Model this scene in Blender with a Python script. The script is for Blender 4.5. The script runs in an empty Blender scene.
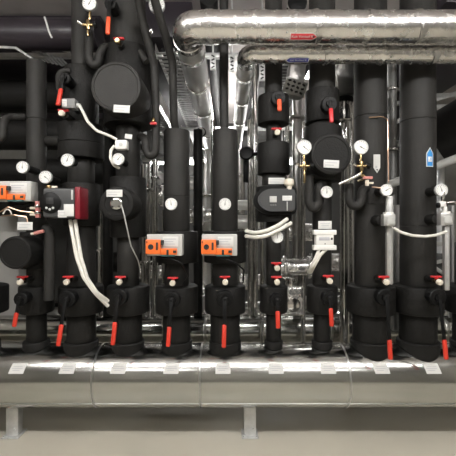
import bpy, bmesh, math, random
from mathutils import Vector, Matrix, noise
PI = math.pi
C = bpy.context.scene.collection
random.seed(4)

# ------------------------------------------------------------------ materials
def mat(name, col, rough=.5, metal=0., bump=0., bscale=60., var=0., vscale=8., rvar=0., spec=.5, emit=0., coat=0., crease=0., cscale=9., cdist=.02):
    m = bpy.data.materials.new(name); m.use_nodes = True
    nt = m.node_tree; b = nt.nodes['Principled BSDF']; L = nt.links
    b.inputs['Base Color'].default_value = (*col, 1); b.inputs['Roughness'].default_value = rough
    b.inputs['Metallic'].default_value = metal; b.inputs['Specular IOR Level'].default_value = spec
    b.inputs['Coat Weight'].default_value = coat
    tc = nt.nodes.new('ShaderNodeTexCoord')
    if emit:
        b.inputs['Emission Color'].default_value = (*col, 1); b.inputs['Emission Strength'].default_value = emit
    def nz(scale, detail=4.):
        n = nt.nodes.new('ShaderNodeTexNoise'); n.inputs['Scale'].default_value = scale; n.inputs['Detail'].default_value = detail
        L.new(tc.outputs['Object'], n.inputs['Vector']); return n
    if var:
        n = nz(vscale); r = nt.nodes.new('ShaderNodeMapRange')
        r.inputs[1].default_value = .3; r.inputs[2].default_value = .7
        r.inputs[3].default_value = 1 - var; r.inputs[4].default_value = 1 + var
        L.new(n.outputs['Fac'], r.inputs[0])
        mx = nt.nodes.new('ShaderNodeVectorMath'); mx.operation = 'SCALE'
        mx.inputs[0].default_value = col; L.new(r.outputs[0], mx.inputs['Scale'])
        L.new(mx.outputs[0], b.inputs['Base Color'])
    if rvar:
        n = nz(vscale * 1.7); r = nt.nodes.new('ShaderNodeMapRange')
        r.inputs[1].default_value = .3; r.inputs[2].default_value = .7
        r.inputs[3].default_value = max(.03, rough - rvar); r.inputs[4].default_value = rough + rvar
        L.new(n.outputs['Fac'], r.inputs[0]); L.new(r.outputs[0], b.inputs['Roughness'])
    last = None
    if bump:
        n = nz(bscale, 6.); bp = nt.nodes.new('ShaderNodeBump'); bp.inputs['Strength'].default_value = bump
        bp.inputs['Distance'].default_value = .01; L.new(n.outputs['Fac'], bp.inputs['Height']); last = bp
    if crease:
        v = nt.nodes.new('ShaderNodeTexVoronoi'); v.inputs['Scale'].default_value = cscale; v.feature = 'F1'
        n = nz(4.); mm = nt.nodes.new('ShaderNodeMix'); mm.data_type = 'VECTOR'; mm.inputs['Factor'].default_value = .25
        L.new(tc.outputs['Object'], mm.inputs[4]); L.new(n.outputs['Color'], mm.inputs[5]); L.new(mm.outputs[1], v.inputs['Vector'])
        bp = nt.nodes.new('ShaderNodeBump'); bp.inputs['Strength'].default_value = crease; bp.inputs['Distance'].default_value = cdist
        L.new(v.outputs['Distance'], bp.inputs['Height'])
        if last: L.new(last.outputs[0], bp.inputs['Normal'])
        last = bp
    if last: L.new(last.outputs[0], b.inputs['Normal'])
    return m

FOAM = mat('black_foam', (.0215, .0205, .019), .58, bump=.22, bscale=140, var=.18, vscale=6, spec=.28)
FOAMD = mat('black_foam_jacket_and_shade', (.0098, .0094, .0087), .58, bump=.3, bscale=110, var=.2, vscale=7, spec=.22)  # jacket foam; on the lower pipes its darker tone stands for shade
DUCTB = mat('dark_duct_cladding', (.024, .019, .025), .4, bump=.12, bscale=30, var=.15, spec=.5)
GALV = mat('galvanised_cladding', (.50, .505, .485), .16, 1., bump=.02, bscale=6, var=.05, vscale=3, rvar=.03)
GALVR = mat('galvanised_seam', (.5, .5, .49), .3, 1., bump=.05, bscale=40)
FOIL = mat('crumpled_foil', (.74, .73, .715), .24, 1., bump=.045, bscale=26, crease=.5, cscale=13, cdist=.006, rvar=.07, vscale=14)
FOILD = mat('dull_foil', (.46, .455, .44), .32, 1., bump=.2, bscale=18, crease=.2, cscale=10)
FOILS = mat('smooth_foil', (.80, .795, .78), .33, .9, bump=.03, bscale=20, crease=.12, cscale=9, cdist=.006)
FOILW = mat('pale_foil', (.80, .79, .77), .34, .55, bump=.15, bscale=20, crease=.2, cscale=10, cdist=.01)
FOILB = mat('wrinkled_foil_jacket', (.80, .79, .77), .24, .8, bump=.4, bscale=24, crease=.5, cscale=13)
STEEL = mat('stainless_steel', (.62, .61, .59), .18, 1., bump=.03, bscale=30)
ZINC = mat('zinc_plated_steel', (.60, .605, .60), .42, .6, bump=.08, bscale=60, var=.12, vscale=20)
DULL = mat('dull_grey_steel', (.20, .20, .195), .5, .6, var=.1)
TRAY = mat('galvanised_tray', (.42, .42, .41), .4, 1., var=.1)
ALU = mat('aluminium_trunking', (.55, .545, .53), .38, .7)
CHROME = mat('chrome', (.75, .75, .74), .1, 1.)
BRASS = mat('brass', (.42, .31, .16), .25, 1.)
COPPER = mat('copper', (.62, .42, .30), .28, 1.)
RED = mat('red_plastic', (.50, .018, .022), .4)
REDG = mat('red_rubber_grip', (.56, .034, .016), .45)
ORGG = mat('orange_red_grip', (.72, .09, .03), .45)
DRED = mat('dark_red_plastic', (.19, .009, .018), .4)
PINK = mat('faded_red_fitting', (.50, .19, .17), .4)
ORANGE = mat('orange_plastic', (.80, .155, .025), .42)
WHITE = mat('white_plastic', (.72, .71, .68), .4)
PAPER = mat('white_paper', (.62, .62, .60), .6)
DIAL = mat('white_dial', (.74, .74, .715), .5)
CREAM = mat('cream_plastic', (.66, .60, .50), .5)
INK = mat('black_ink', (.02, .02, .02), .6)
GREYINK = mat('grey_ink', (.45, .45, .47), .7)
BLACK = mat('black_plastic', (.006, .006, .006), .45, spec=.18)
GREYP = mat('dark_grey_plastic', (.048, .049, .050), .42)
MIDG = mat('mid_grey_plastic', (.16, .16, .158), .4)
LIGHTG = mat('light_grey_plastic', (.46, .46, .44), .42)
TEAL = mat('teal_plastic', (.05, .16, .17), .4)
CABLE = mat('white_cable', (.70, .68, .62), .45)
GCABLE = mat('grey_cable', (.22, .22, .21), .45)
REDS = mat('red_sticker', (.62, .03, .045), .35)
BLUES = mat('navy_sticker', (.035, .045, .26), .35)
LBLUE = mat('blue_sticker', (.03, .24, .60), .35)
FLOORM = mat('beige_floor_paint', (.49, .46, .385), .35, var=.05, vscale=2.5, bump=.02, bscale=200)
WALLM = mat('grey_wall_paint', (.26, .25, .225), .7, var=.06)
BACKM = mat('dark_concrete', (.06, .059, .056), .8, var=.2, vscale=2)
CEILM = mat('ceiling_concrete', (.50, .465, .45), .8, var=.12, vscale=3)
COLM = mat('pale_grey_paint', (.36, .355, .335), .6, var=.05)
LAMP = mat('lamp_diffuser', (1, .985, .96), .5, emit=28.)
LAMPB = mat('added_lamp_diffuser_behind', (1, .985, .96), .5, emit=12.)
LAMPC = mat('bright_lamp_diffuser', (1, .985, .96), .5, emit=32.)
LAMPA = mat('dimmer_lamp_diffuser', (1, .985, .96), .5, emit=7.)
LAMPH2 = mat('weak_lamp_diffuser', (1, .985, .96), .5, emit=5.)
LAMPH = mat('lamp_housing', (.7, .7, .7), .5)

# ------------------------------------------------------------------ mesh building
def frame_of(d):
    d = Vector(d).normalized()
    a = Vector((0, 0, 1)) if abs(d.z) < .9 else Vector((1, 0, 0))
    u = d.cross(a).normalized(); return u, d.cross(u).normalized(), d

class MB:
    def __init__(s): s.bm = bmesh.new()
    def lathe(s, prof, o=(0, 0, 0), axis=(0, 0, 1), n=32):
        """prof: (radius, distance along axis) pairs"""
        o = Vector(o); u, v, d = frame_of(axis); rings = []
        for r, t in prof:
            if r < 1e-6: rings.append([s.bm.verts.new(o + d * t)])
            else: rings.append([s.bm.verts.new(o + d * t + (u * math.cos(2*PI*k/n) + v * math.sin(2*PI*k/n)) * r) for k in range(n)])
        for a, b in zip(rings, rings[1:]):
            if len(a) == 1 and len(b) == 1: continue
            for k in range(n):
                j = (k + 1) % n
                f = [a[0], b[k], b[j]] if len(a) == 1 else [a[k], b[0], a[j]] if len(b) == 1 else [a[k], b[k], b[j], a[j]]
                try: s.bm.faces.new(f)
                except ValueError: pass
        return s
    def cyl(s, r, a, b, n=32, bev=None):
        a = Vector(a); b = Vector(b); h = (b - a).length
        e = min(r * .15, h * .2, .008) if bev is None else bev
        return s.lathe([(0, 0), (r - e, 0), (r - e*.3, e*.3), (r, e), (r, h - e), (r - e*.3, h - e*.3), (r - e, h), (0, h)], a, b - a, n)
    def box(s, c, size, bev=.002, rot=None, seg=2):
        m = Matrix.Translation(Vector(c)) @ (rot.to_4x4() if rot else Matrix()) @ Matrix.Diagonal((*size, 1))
        g = bmesh.ops.create_cube(s.bm, size=1, matrix=m)
        if bev:
            es = list({e for v in g['verts'] for e in v.link_edges})
            bmesh.ops.bevel(s.bm, geom=es, offset=min(bev, min(size) * .45), segments=seg, affect='EDGES', profile=.5)
        return s
    def tube(s, pts, r, n=16, fil=0., caps=True, jitter=0., step=None):
        P = [Vector(p) for p in pts]; path = [P[0]]
        for i in range(1, len(P) - 1):
            a, b, c = P[i-1], P[i], P[i+1]
            d1 = (a - b).normalized(); d2 = (c - b).normalized(); ang = d1.angle(d2)
            if ang > PI - .02 or fil <= 0: path.append(b); continue
            t = min(fil / math.tan(ang / 2), (a - b).length * .49, (c - b).length * .49); R = t * math.tan(ang / 2)
            bis = (d1 + d2).normalized(); ctr = b + bis * (R / math.sin(ang / 2))
            p1 = b + d1 * t; p2 = b + d2 * t; v1 = p1 - ctr; v2 = p2 - ctr
            k = 8; tot = v1.angle(v2); ax = v1.cross(v2).normalized()
            for q in range(k + 1): path.append(ctr + Matrix.Rotation(tot * q / k, 3, ax) @ v1)
        path.append(P[-1])
        if step:
            fine = [path[0]]
            for a, b in zip(path, path[1:]):
                m = max(1, int((b - a).length / step))
                for q in range(1, m + 1): fine.append(a.lerp(b, q / m))
            path = fine
        path = [p for i, p in enumerate(path) if i == 0 or (p - path[i-1]).length > 1e-5]
        rings = []; u = None
        for i, p in enumerate(path):
            t = ((path[min(i+1, len(path)-1)] - p).normalized() + (p - path[max(i-1, 0)]).normalized()).normalized()
            if u is None: u = frame_of(t)[0]
            u = (u - t * u.dot(t)).normalized(); v = t.cross(u); ring = []
            for k in range(n):
                q = u * math.cos(2*PI*k/n) + v * math.sin(2*PI*k/n)
                rr = r
                if jitter: rr += jitter * noise.noise((p + q * r) * 14) + jitter * .6 * noise.noise((p + q * r) * 37)
                ring.append(s.bm.verts.new(p + q * rr))
            rings.append(ring)
        for a, b in zip(rings, rings[1:]):
            for k in range(n): s.bm.faces.new([a[k], a[(k+1) % n], b[(k+1) % n], b[k]])
        if caps: s.bm.faces.new(rings[0][::-1]); s.bm.faces.new(rings[-1])
        return s
    def prism(s, pts2, y0, y1, bev=0.):
        """outline in XZ extruded along Y"""
        a = [s.bm.verts.new((x, y0, z)) for x, z in pts2]; b = [s.bm.verts.new((x, y1, z)) for x, z in pts2]; n = len(a)
        fs = [s.bm.faces.new(a), s.bm.faces.new(b[::-1])]
        for k in range(n): s.bm.faces.new([a[k], b[k], b[(k+1) % n], a[(k+1) % n]])
        if bev:
            bmesh.ops.bevel(s.bm, geom=list({e for f in fs for e in f.edges}), offset=bev, segments=2, affect='EDGES')
        return s
    def build(s, name, m, parent=None, ang=38):
        bmesh.ops.recalc_face_normals(s.bm, faces=s.bm.faces)
        me = bpy.data.meshes.new(name)
        for f in s.bm.faces: f.smooth = True
        s.bm.to_mesh(me); s.bm.free(); me.set_sharp_from_angle(angle=math.radians(ang))
        o = bpy.data.objects.new(name, me); me.materials.append(m); C.objects.link(o)
        if parent: o.parent = parent
        return o

def thing(name, label, cat, loc=(0, 0, 0), group=None, rz=0.):
    o = bpy.data.objects.new(name, None); C.objects.link(o); o.empty_display_size = .05
    o.location = loc; o.rotation_euler.z = rz
    o['label'] = label; o['category'] = cat
    if group: o['group'] = group
    return o
def tag(o, label, cat, group=None, loc=None):
    o['label'] = label; o['category'] = cat
    if group: o['group'] = group
    if loc is not None: o.location = loc
    return o
def struct(o): o['kind'] = 'structure'; return o
def copy_tree(o, parent=None):
    c = o.copy(); C.objects.link(c)
    if parent: c.parent = parent
    for ch in list(o.children): copy_tree(ch, c)
    return c

# ------------------------------------------------------------------ place: metres, camera stands at (0,-2.4,1.45) looking along +Y
CAMY, EYE, F = -2.4, 1.45, 360.
def at(px, py, Y): d = Y - CAMY; return Vector(((px - 228) / F * d, Y, EYE - (py - 228) / F * d))
def zz(py, Y): return EYE - (py - 228) / F * (Y - CAMY)
def ln(px, Y): return px / F * (Y - CAMY)

cam = bpy.data.cameras.new('camera'); co = bpy.data.objects.new('camera', cam); C.objects.link(co)
cam.sensor_width = 36; cam.lens = 36 * F / 456; cam.clip_start = .05
co.location = (0, CAMY, EYE); co.rotation_euler = (PI / 2, 0, 0)
bpy.context.scene.camera = co

# ------------------------------------------------------------------ room
XL, XR, YF, YB, ZC = -3.6, 3.6, -4.7, 4.3, 3.4
struct(MB().box((0, (YF+YB)/2, -.05), (XR-XL, YB-YF, .1), 0).build('floor', FLOORM))
struct(MB().box((0, (YF+YB)/2, ZC+.05), (XR-XL, YB-YF, .1), 0).build('ceiling', CEILM))
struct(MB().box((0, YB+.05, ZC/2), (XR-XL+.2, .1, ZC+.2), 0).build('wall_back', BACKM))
struct(MB().box((0, YF-.05, ZC/2), (XR-XL+.2, .1, ZC+.2), 0).build('wall_front', WALLM))
struct(MB().box((XL-.05, (YF+YB)/2, ZC/2), (.1, YB-YF, ZC+.2), 0).build('wall_left', WALLM))
struct(MB().box((XR+.05, (YF+YB)/2, ZC/2), (.1, YB-YF, ZC+.2), 0).build('wall_right', WALLM))

def luminaire(loc, size, label, m, group=None, rz=0.):
    t = thing('ceiling_light', label, 'ceiling light', loc, group, rz)
    MB().box((0, 0, .062), (size[0]+.04, size[1]*.5, .06), .006).build('housing', LAMPH, t)
    MB().box((0, 0, 0), (size[0], size[1], .06), .015).build('diffuser', m, t)
    MB().cyl(.006, (-size[0]*.35, 0, .08), (-size[0]*.35, 0, ZC - loc[2]), 8).build('hanger', ZINC, t)
    MB().cyl(.006, (size[0]*.35, 0, .08), (size[0]*.35, 0, ZC - loc[2]), 8).build('hanger', ZINC, t)
for k, x in enumerate((-1.9, 0., 1.9)):
    luminaire((x, -1.95, 3.12), (1.7, .12), 'long strip light over the aisle ' + ('by the far end of the black duct', 'above the middle of the pipe header', 'by the largest risers')[k], LAMP, 'strip lights over the aisle')
luminaire((.0, 3.65, 2.55), (2.6, .07), 'added strip light far behind, brightening the gaps beside the middle riser', LAMPB)  # added lamp, put in to brighten the metal between the risers
for k, x in enumerate((-1.5, 1.5)):
    luminaire((x, -3.5, 3.12), (1.7, .12), 'long strip light over the far side of the aisle towards the ' + ('black duct end', 'thick riser end')[k], LAMPA, 'strip lights over the aisle')
luminaire((-.045, 2.55, 2.92), (1.7, .07), 'strip light hanging behind the pipe rows between the two receding foil pipes', LAMPC, None, PI/2)
luminaire((1.28, 1.9, 3.28), (.7, .14), 'strip light hanging behind the thick risers above the rack', LAMPH2)

# ------------------------------------------------------------------ main header
HY, HZ, HR = .15, .414, .2136
t = thing('pipe_header', 'large horizontal pipe clad in shiny sheet metal carrying the black risers', 'pipe', (0, HY, HZ))
seams = [-2.05, (92.5-228)/F*2.36, (200-228)/F*2.36, (350-228)/F*2.36, 1.9]
ends = [-2.5] + seams + [2.5]
for a, b in zip(ends, ends[1:]):
    MB().lathe([(0, a+.0005), (HR, a+.0005), (HR, b-.0005), (0, b-.0005)], (0, 0, 0), (1, 0, 0), 96).build('cladding_section', GALV, t)
for sx in seams:
    MB().lathe([(HR, -.006), (HR+.0022, -.005), (HR+.0028, 0), (HR+.001, .001), (HR+.0022, .005), (HR, .006)], (sx, 0, 0), (1, 0, 0), 96).build('seam_ring', GALVR, t)
# lengthwise standing seam on the lower front
MB().box((0, -HR*math.cos(.62)-.0005, -HR*math.sin(.62)-.0005), (4.9, .004, .012), .001, Matrix.Rotation(.62, 3, 'X')).build('lap_seam', GALVR, t)

def leg(px, label):
    x = (px - 228) / F * 2.5
    l = thing('pipe_support', label, 'support', (x, .13, 0), 'steel feet under the header')
    MB().box((0, 0, .004), (.115, .12, .008), .002).build('base_plate', ZINC, l)
    b = MB().box((0, -.028, .125), (.082, .005, .236), .001).box((-.039, .0, .125), (.005, .056, .236), .001).box((.039, .0, .125), (.005, .056, .236), .001)
    b.build('channel_post', ZINC, l)
    for sx in (-.045, .045):
        MB().cyl(.008, (sx*1.0, -.046, .008), (sx*1.0, -.046, .02), 6).build('bolt', ZINC, l)
    MB().cyl(.009, (.02, -.031, .055), (.02, -.040, .055), 6).build('bolt', ZINC, l)
leg(12, 'galvanised steel foot under the header at the far left of the photo')
leg(250, 'galvanised steel foot under the header near the middle of the photo')

def cyl_map(u, v, r):            # u along X, v along the circumference upward; on a horizontal cylinder facing -Y
    a = v / r; return Vector((u, -r * math.cos(a), r * math.sin(a)))
def vcyl_map(u, v, r):           # v up, u along the circumference; on a vertical cylinder facing -Y
    a = u / r; return Vector((r * math.sin(a), -r * math.cos(a), v))
def patch(fn, w, h, r, u0=0., v0=0., nu=8, nv=8, skew=0., tip=0., tipend=1, thick=.0012):
    """a curved sticker; with tip>0 one end is an arrow point"""
    bm = bmesh.new(); g = {}
    for k, off in enumerate((.0004, thick)):
        for i in range(nu + 1):
            for j in range(nv + 1):
                s_ = i / nu; q = j / nv - .5
                u = (s_ - .5) * w; hh = h
                if tip:
                    e = (.5 * w - u) if tipend > 0 else (u + .5 * w)
                    hh = h * min(1, max(.02, e / tip))
                g[k, i, j] = bm.verts.new(fn(u0 + u + skew * q, v0 + q * hh, r + off))
    for i in range(nu):
        for j in range(nv):
            bm.faces.new([g[1, i, j], g[1, i+1, j], g[1, i+1, j+1], g[1, i, j+1]])
    rim = [(i, 0) for i in range(nu)] + [(nu, j) for j in range(nv)] + [(i, nv) for i in range(nu, 0, -1)] + [(0, j) for j in range(nv, 0, -1)]
    for (a, b), (c, d) in zip(rim, rim[1:] + rim[:1]):
        try: bm.faces.new([g[0, a, b], g[0, c, d], g[1, c, d], g[1, a, b]])
        except ValueError: pass
    m = MB(); m.bm.free(); m.bm = bm; return m
def text_patch(fn, txt, size, r, u0, v0, off=.002, rot90=False):
    cu = bpy.data.curves.new('text', 'FONT'); cu.body = txt; cu.size = size; cu.align_x = 'CENTER'; cu.align_y = 'CENTER'; cu.resolution_u = 2
    o = bpy.data.objects.new('text', cu); C.objects.link(o)
    bpy.context.view_layer.update()
    me = bpy.data.meshes.new_from_object(o.evaluated_get(bpy.context.evaluated_depsgraph_get()))
    bpy.data.objects.remove(o)
    bm = bmesh.new(); bm.from_mesh(me); bpy.data.meshes.remove(me)
    for v in bm.verts:
        x, y = v.co.x, v.co.y
        if rot90: x, y = -y, x
        v.co = fn(u0 + x, v0 + y, r + off)
    m = MB(); m.bm.free(); m.bm = bm; return m

# white tags on the header, one before each riser
tagpx = [18, 68, 119, 172, 223, 276, 328, 381, 432]
ordn = ['first', 'second', 'third', 'fourth', 'fifth', 'sixth', 'seventh', 'eighth', 'ninth']
for k, px in enumerate(tagpx):
    x = (px - 228) / F * 2.37
    t = thing('pipe_tag', f'small white printed tag on the shiny header below the {ordn[k]} riser from the left', 'label', (x, HY, HZ), 'white tags along the header')
    a = .555 * HR
    sk = -.012 if px < 200 else (.012 if px > 350 else 0)
    patch(cyl_map, .098, .066, HR, 0, a, skew=-sk).build('plate', PAPER, t)
    m = MB(); m.bm.free(); m.bm = bmesh.new()
    for q, (w, v) in enumerate(((.06, .012), (.072, .0), (.045, -.012))):
        p = patch(cyl_map, w, .004, HR + .001, -.004*q, a + v, 4, 2)
        me = bpy.data.meshes.new('x'); p.bm.to_mesh(me); p.bm.free(); m.bm.from_mesh(me); bpy.data.meshes.remove(me)
    m.build('text_lines', GREYINK, t)

# ------------------------------------------------------------------ risers
RY = .13
RX = [-1.36 + .34 * k for k in range(9)]
RX = RX[:3] + [x - .02 for x in RX[3:]]
RX[0] = -1.345; RX[8] = 1.333; RX[1] = -1.03; RX[2] = -.70
def rseg(m, r, z0, z1, grooves=(), bev=.008):
    pr = [(0, z0), (r-bev, z0), (r-bev*.3, z0+bev*.3), (r, z0+bev)]
    for g in sorted(grooves): pr += [(r, g-.003), (r-.004, g), (r, g+.003)]
    pr += [(r, z1-bev), (r-bev*.3, z1-bev*.3), (r-bev, z1), (0, z1)]
    return m.lathe(pr, (0, 0, 0), (0, 0, 1), 40)
def saddle(m, r, ztop, n=48):
    """pipe end cut to sit on the round header"""
    top = []; bot = []; mid = []
    for k in range(n):
        x = r * math.cos(2*PI*k/n); y = r * math.sin(2*PI*k/n)
        zb = HZ + math.sqrt(HR**2 - (y + RY - HY)**2) + .003
        bot.append(m.bm.verts.new((x, y, zb))); mid.append(m.bm.verts.new((x, y, ztop - .006)))
        top.append(m.bm.verts.new((x*.95, y*.95, ztop)))
    for k in range(n):
        j = (k+1) % n
        m.bm.faces.new([bot[k], bot[j], mid[j], mid[k]]); m.bm.faces.new([mid[k], mid[j], top[j], top[k]])
    m.bm.faces.new(top); return m
def riser(x, rl, rc, rb, label, segs, zc=(.86, 1.05)):
    t = thing('insulated_riser', label, 'pipe', (x, RY, 0), 'black insulated risers on the header')
    saddle(MB(), rb, .662 if rb < .13 else .668).build('base_collar', FOAMD, t)
    rseg(MB(), rl, .661 if rb < .13 else .667, zc[0]+.002).build('lower_pipe', FOAMD, t)  # darker foam here puts the shade low on the risers into the colour
    rseg(MB(), rc, zc[0], zc[1], bev=.014).build('valve_jacket', FOAMD, t)
    for nm, r, z0, z1, *g in segs:
        rseg(MB(), r, z0, z1, g[0] if g else ()).build(nm, FOAMD if 'jacket' in nm else FOAM, t)
    return t
Z = lambda py: zz(py, RY)
R0 = riser(-1.70, .08, .14, .09, 'black riser cut off by the left edge of the photo', [('upper_pipe', .075, 1.05, 2.1)])
R1 = riser(RX[0], .066, .115, .088, 'slim black riser with a round drum on its front, first from the left',
  [('upper_pipe', .064, 1.05, Z(62), (Z(120),)), ('strainer_jacket', .105, Z(268), Z(232))])
R2 = riser(RX[1], .098, .15, .115, 'black riser behind the grey and red pump controller, second from the left',
  [('mid_pipe', .098, 1.05, Z(226)), ('pump_jacket', .125, Z(226), Z(184)), ('neck', .09, Z(184), Z(160)), ('wide_jacket', .152, Z(160), Z(126), (Z(145),)),
   ('valve_jacket', .115, Z(126), Z(70)), ('upper_pipe', .066, Z(70), 3.2)])
R3 = riser(RX[2], .096, .145, .112, 'black riser with two big drums facing the aisle, third from the left',
  [('mid_pipe', .076, 1.05, Z(236)), ('pump_jacket', .125, Z(237), Z(178)), ('neck', .085, Z(178), Z(127)), ('wide_jacket', .165, Z(127), Z(52)), ('upper_pipe', .12, Z(52), 3.25)])
R4 = riser(RX[3], .096, .15, .108, 'straight black riser with a flat top and gauge, fourth from the left',
  [('mid_pipe', .085, 1.05, Z(262)), ('actuator_jacket', .148, Z(262), Z(231)), ('upper_pipe', .091, Z(231), Z(131), (Z(197),))])
R5 = riser(RX[4], .104, .142, .112, 'flat topped straight black riser at the middle of the row, fifth from left',
  [('mid_pipe', .09, 1.05, Z(262)), ('actuator_jacket', .148, Z(262), Z(231)), ('upper_pipe', .089, Z(231), Z(131))])
R6 = riser(RX[5], .053, .098, .066, 'slim black riser with a dark oval pump, sixth from the left',
  [('mid_pipe', .053, 1.05, Z(222)), ('pump_jacket', .125, Z(222), Z(187)), ('neck', .08, Z(187), Z(175)), ('wide_jacket', .113, Z(175), Z(144)),
   ('thin_pipe', .052, Z(144), Z(125)), ('valve_jacket', .11, Z(125), Z(97)), ('upper_pipe', .06, Z(97), 3.2)])
R7 = riser(RX[6], .058, .106, .072, 'black riser with a labelled round drum and white meter box, seventh from the left',
  [('mid_pipe', .066, 1.05, Z(182)), ('wide_jacket', .13, Z(182), Z(128)), ('valve_jacket', .118, Z(124), Z(92)), ('neck', .09, Z(128), Z(124)), ('upper_pipe', .09, Z(92), 3.1)])
R8 = riser(RX[7], .122, .164, .136, 'thick black riser with a white arrow sticker, eighth from the left',
  [('upper_pipe', .109, 1.05, 3.2, (Z(118), Z(205)))])
R9 = riser(RX[8], .122, .164, .139, 'thick black riser with a blue arrow sticker, ninth from the left',
  [('upper_pipe', .116, 1.05, 3.2, (Z(122), Z(226)))])
R10 = riser(1.69, .10, .15, .115, 'black riser cut off by the right edge of the photo', [('upper_pipe', .085, 1.05, 1.35)])

def drum(par, zc, r, y0, y1, name='drum', face=.8, x=0., m=None):
    """round insulated drum on the front of riser `par`, axis along -Y; y in the riser's own frame (negative = towards the aisle)"""
    d = y0 - y1
    MB().lathe([(0, 0), (r*1.02, 0), (r*1.02, d*.55), (r*1.0, d*.58), (r, d-.012), (r-.004, d-.003), (r-.012, d), (r*face, d), (r*face-.004, d-.005), (0, d-.005)], (x, y0, zc), (0, -1, 0), 48).build(name, m or FOAMD, par)
def plate(par, c, w, h, name='label', lines=2, m=PAPER, yaw=0., roll=0., ink=GREYINK, thick=.003):
    """a flat printed plate facing the aisle, centred at c in the parent's frame"""
    rot = Matrix.Rotation(yaw, 3, 'Z') @ Matrix.Rotation(roll, 3, 'Y')
    p = MB().box(c, (w, thick, h), .0008, rot).build(name, m, par)
    if lines:
        mb = MB()
        for q in range(lines):
            z = h * (.5 - (q + 1) / (lines + 1)); ww = w * (.78, .6, .7)[q % 3]
            mb.box(Vector(c) + rot @ Vector((-(w*.84 - ww) * .5, -thick/2 - .0004, z)), (ww, .0008, h * .09), 0, rot)
        mb.build('text_lines', ink, par or p)
    return p
drum(R1, zz(252, -.05), .105, -.0, -.26, 'strainer_drum', .86)
drum(R3, 2.325, .156, -.05, -.31, 'upper_drum', .88, .008, FOAM)
drum(R3, zz(204, -.1), .108, -.05, -.27, 'pump_drum', .72)
drum(R7, zz(155, -.07), .132, -.02, -.235, 'round_drum', .84)
plate(R3, (.045, -.313, zz(109, -.18)), .10, .046, roll=.06)
plate(R3, (-.012, -.273, zz(194, -.1)), .10, .045)
plate(R7, (-.002, -.238, zz(165, -.07)), .098, .05, roll=.06)
plate(R6, (.01, -.083, zz(180, .0)), .11, .043, lines=2)
# nut on the pump drum of the third riser with a thin hanging sensor lead
n = MB().lathe([(0, 0), (.038, 0), (.038, .012), (.030, .018), (.022, .018), (.022, .03), (0, .03)], (0, -.265, zz(204, -.1)), (0, -1, 0), 20).build('pump_nut', CHROME, R3)
for k in range(4):
    a = PI/4 + k * PI/2
    MB().cyl(.006, (math.cos(a)*.03, -.28, zz(204, -.1)+math.sin(a)*.03), (math.cos(a)*.03, -.29, zz(204, -.1)+math.sin(a)*.03), 6).build('screw', INK, n)

# ------------------------------------------------------------------ ball valves with lever handles
def ball_valve(px, py, Yface, reach, drop, tilt, fwd, label, grip=REDG, hub=.055, Lg=.12, x=None, z=None, stem=None):
    """hub on a valve jacket; the lever hangs down `drop` metres from the hub and leans forward"""
    p = at(px, py, Yface - reach)
    X = p.x if x is None else x
    t = thing('ball_valve', label, 'valve', (X, Yface, p.z), 'ball valves with red lever grips')
    MB().lathe([(0, 0), (hub*.8, 0), (hub*.8, reach*.35), (hub, reach*.38), (hub, reach*.8), (hub*.9, reach*.85), (hub*.5, reach*.87), (hub*.45, reach), (0, reach)], (0, -.001, 0), (0, -1, 0), 12).build('hub', BLACK, t, 25)
    MB().lathe([(0, 0), (.012, 0), (.009, .006), (0, .006)], (0, -reach-.001, 0), (0, -1, 0), 6).build('lever_nut', BLACK, t)
    y0 = -reach + .004
    top = Vector((0, y0, -.0)); end = Vector((tilt, y0 - fwd, -drop)); d = (end - top).normalized()
    k = end - d * Lg
    rot = Matrix.Rotation(math.atan2(-tilt, drop), 3, 'Y') @ Matrix.Rotation(math.atan2(-fwd, drop) * 1., 3, 'X')
    L = (k - top).length + .03
    MB().box((top + k) / 2 + Vector((0, -.004, .005)), (.024, .008, L), .003, Matrix.Rotation(math.atan2(tilt, -drop) + PI, 3, 'Y') @ Matrix.Rotation(math.atan2(fwd, -drop) + PI, 3, 'X') if False else d.to_track_quat('Z', 'Y').to_matrix()).build('lever', BLACK, t)
    q = d.to_track_quat('Z', 'Y').to_matrix()
    MB().box((k + end) / 2 + Vector((0, -.005, 0)), (.027, .02, Lg), .008, q, 3).build('grip', grip, t)
    return t
low = [(-1.36, .115, 300, .10, .165, -.012, .03, 'short red lever pointing down on the slim first riser from the left', .09),
       (-1.03, .15, 300, .10, .27, -.012, .07, 'red lever pointing down on the second riser from the left', .13),
       (-.70, .145, 298, .10, .28, -.012, .06, 'red lever pointing down on the third riser from the left', .14),
       (-.34, .15, 301, .10, .27, -.01, .06, 'red lever pointing down on the fourth riser from the left, under an orange actuator', .12),
       (0., .142, 300, .10, .285, -.006, .06, 'red lever pointing down on the middle riser of the row', .14),
       (.34, .098, 301, .10, .17, .0, .03, 'red lever pointing down on the slim sixth riser from the left', .11),
       (.68, .106, 299, .10, .17, .0, .03, 'red lever pointing down on the seventh riser below the white meter box', .115),
       (1.02, .164, 298, .10, .37, .0, .05, 'long red tipped lever on the eighth, thick riser', .12),
       (1.36, .164, 298, .10, .37, .01, .05, 'long red tipped lever on the ninth, thick riser', .12)]
RXr = RX + [1.69]
for k, (x, rc, py, reach, drop, tilt, fwd, lab, Lg) in enumerate(low):
    ball_valve(0, py, RY - rc, reach, drop, tilt, fwd, lab, Lg=Lg, x=RX[k], hub=.055 if rc > .12 else .046)
ball_valve(66, 77, RY - .115, .12, .20, -.01, .05, 'red lever on the upper valve of the second riser beside a grey actuator', Lg=.12, x=RX[1]-.02, hub=.038)
ball_valve(279, 97, RY - .11, .09, .10, .0, .03, 'orange red lever on the upper valve of the sixth riser', ORGG, Lg=.085, x=RX[5]+.01, hub=.05)
ball_valve(332, 103, RY - .118, .09, .135, .0, .03, 'red lever on the upper valve of the seventh riser', RED, Lg=.10, x=RX[6], hub=.052)
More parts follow.
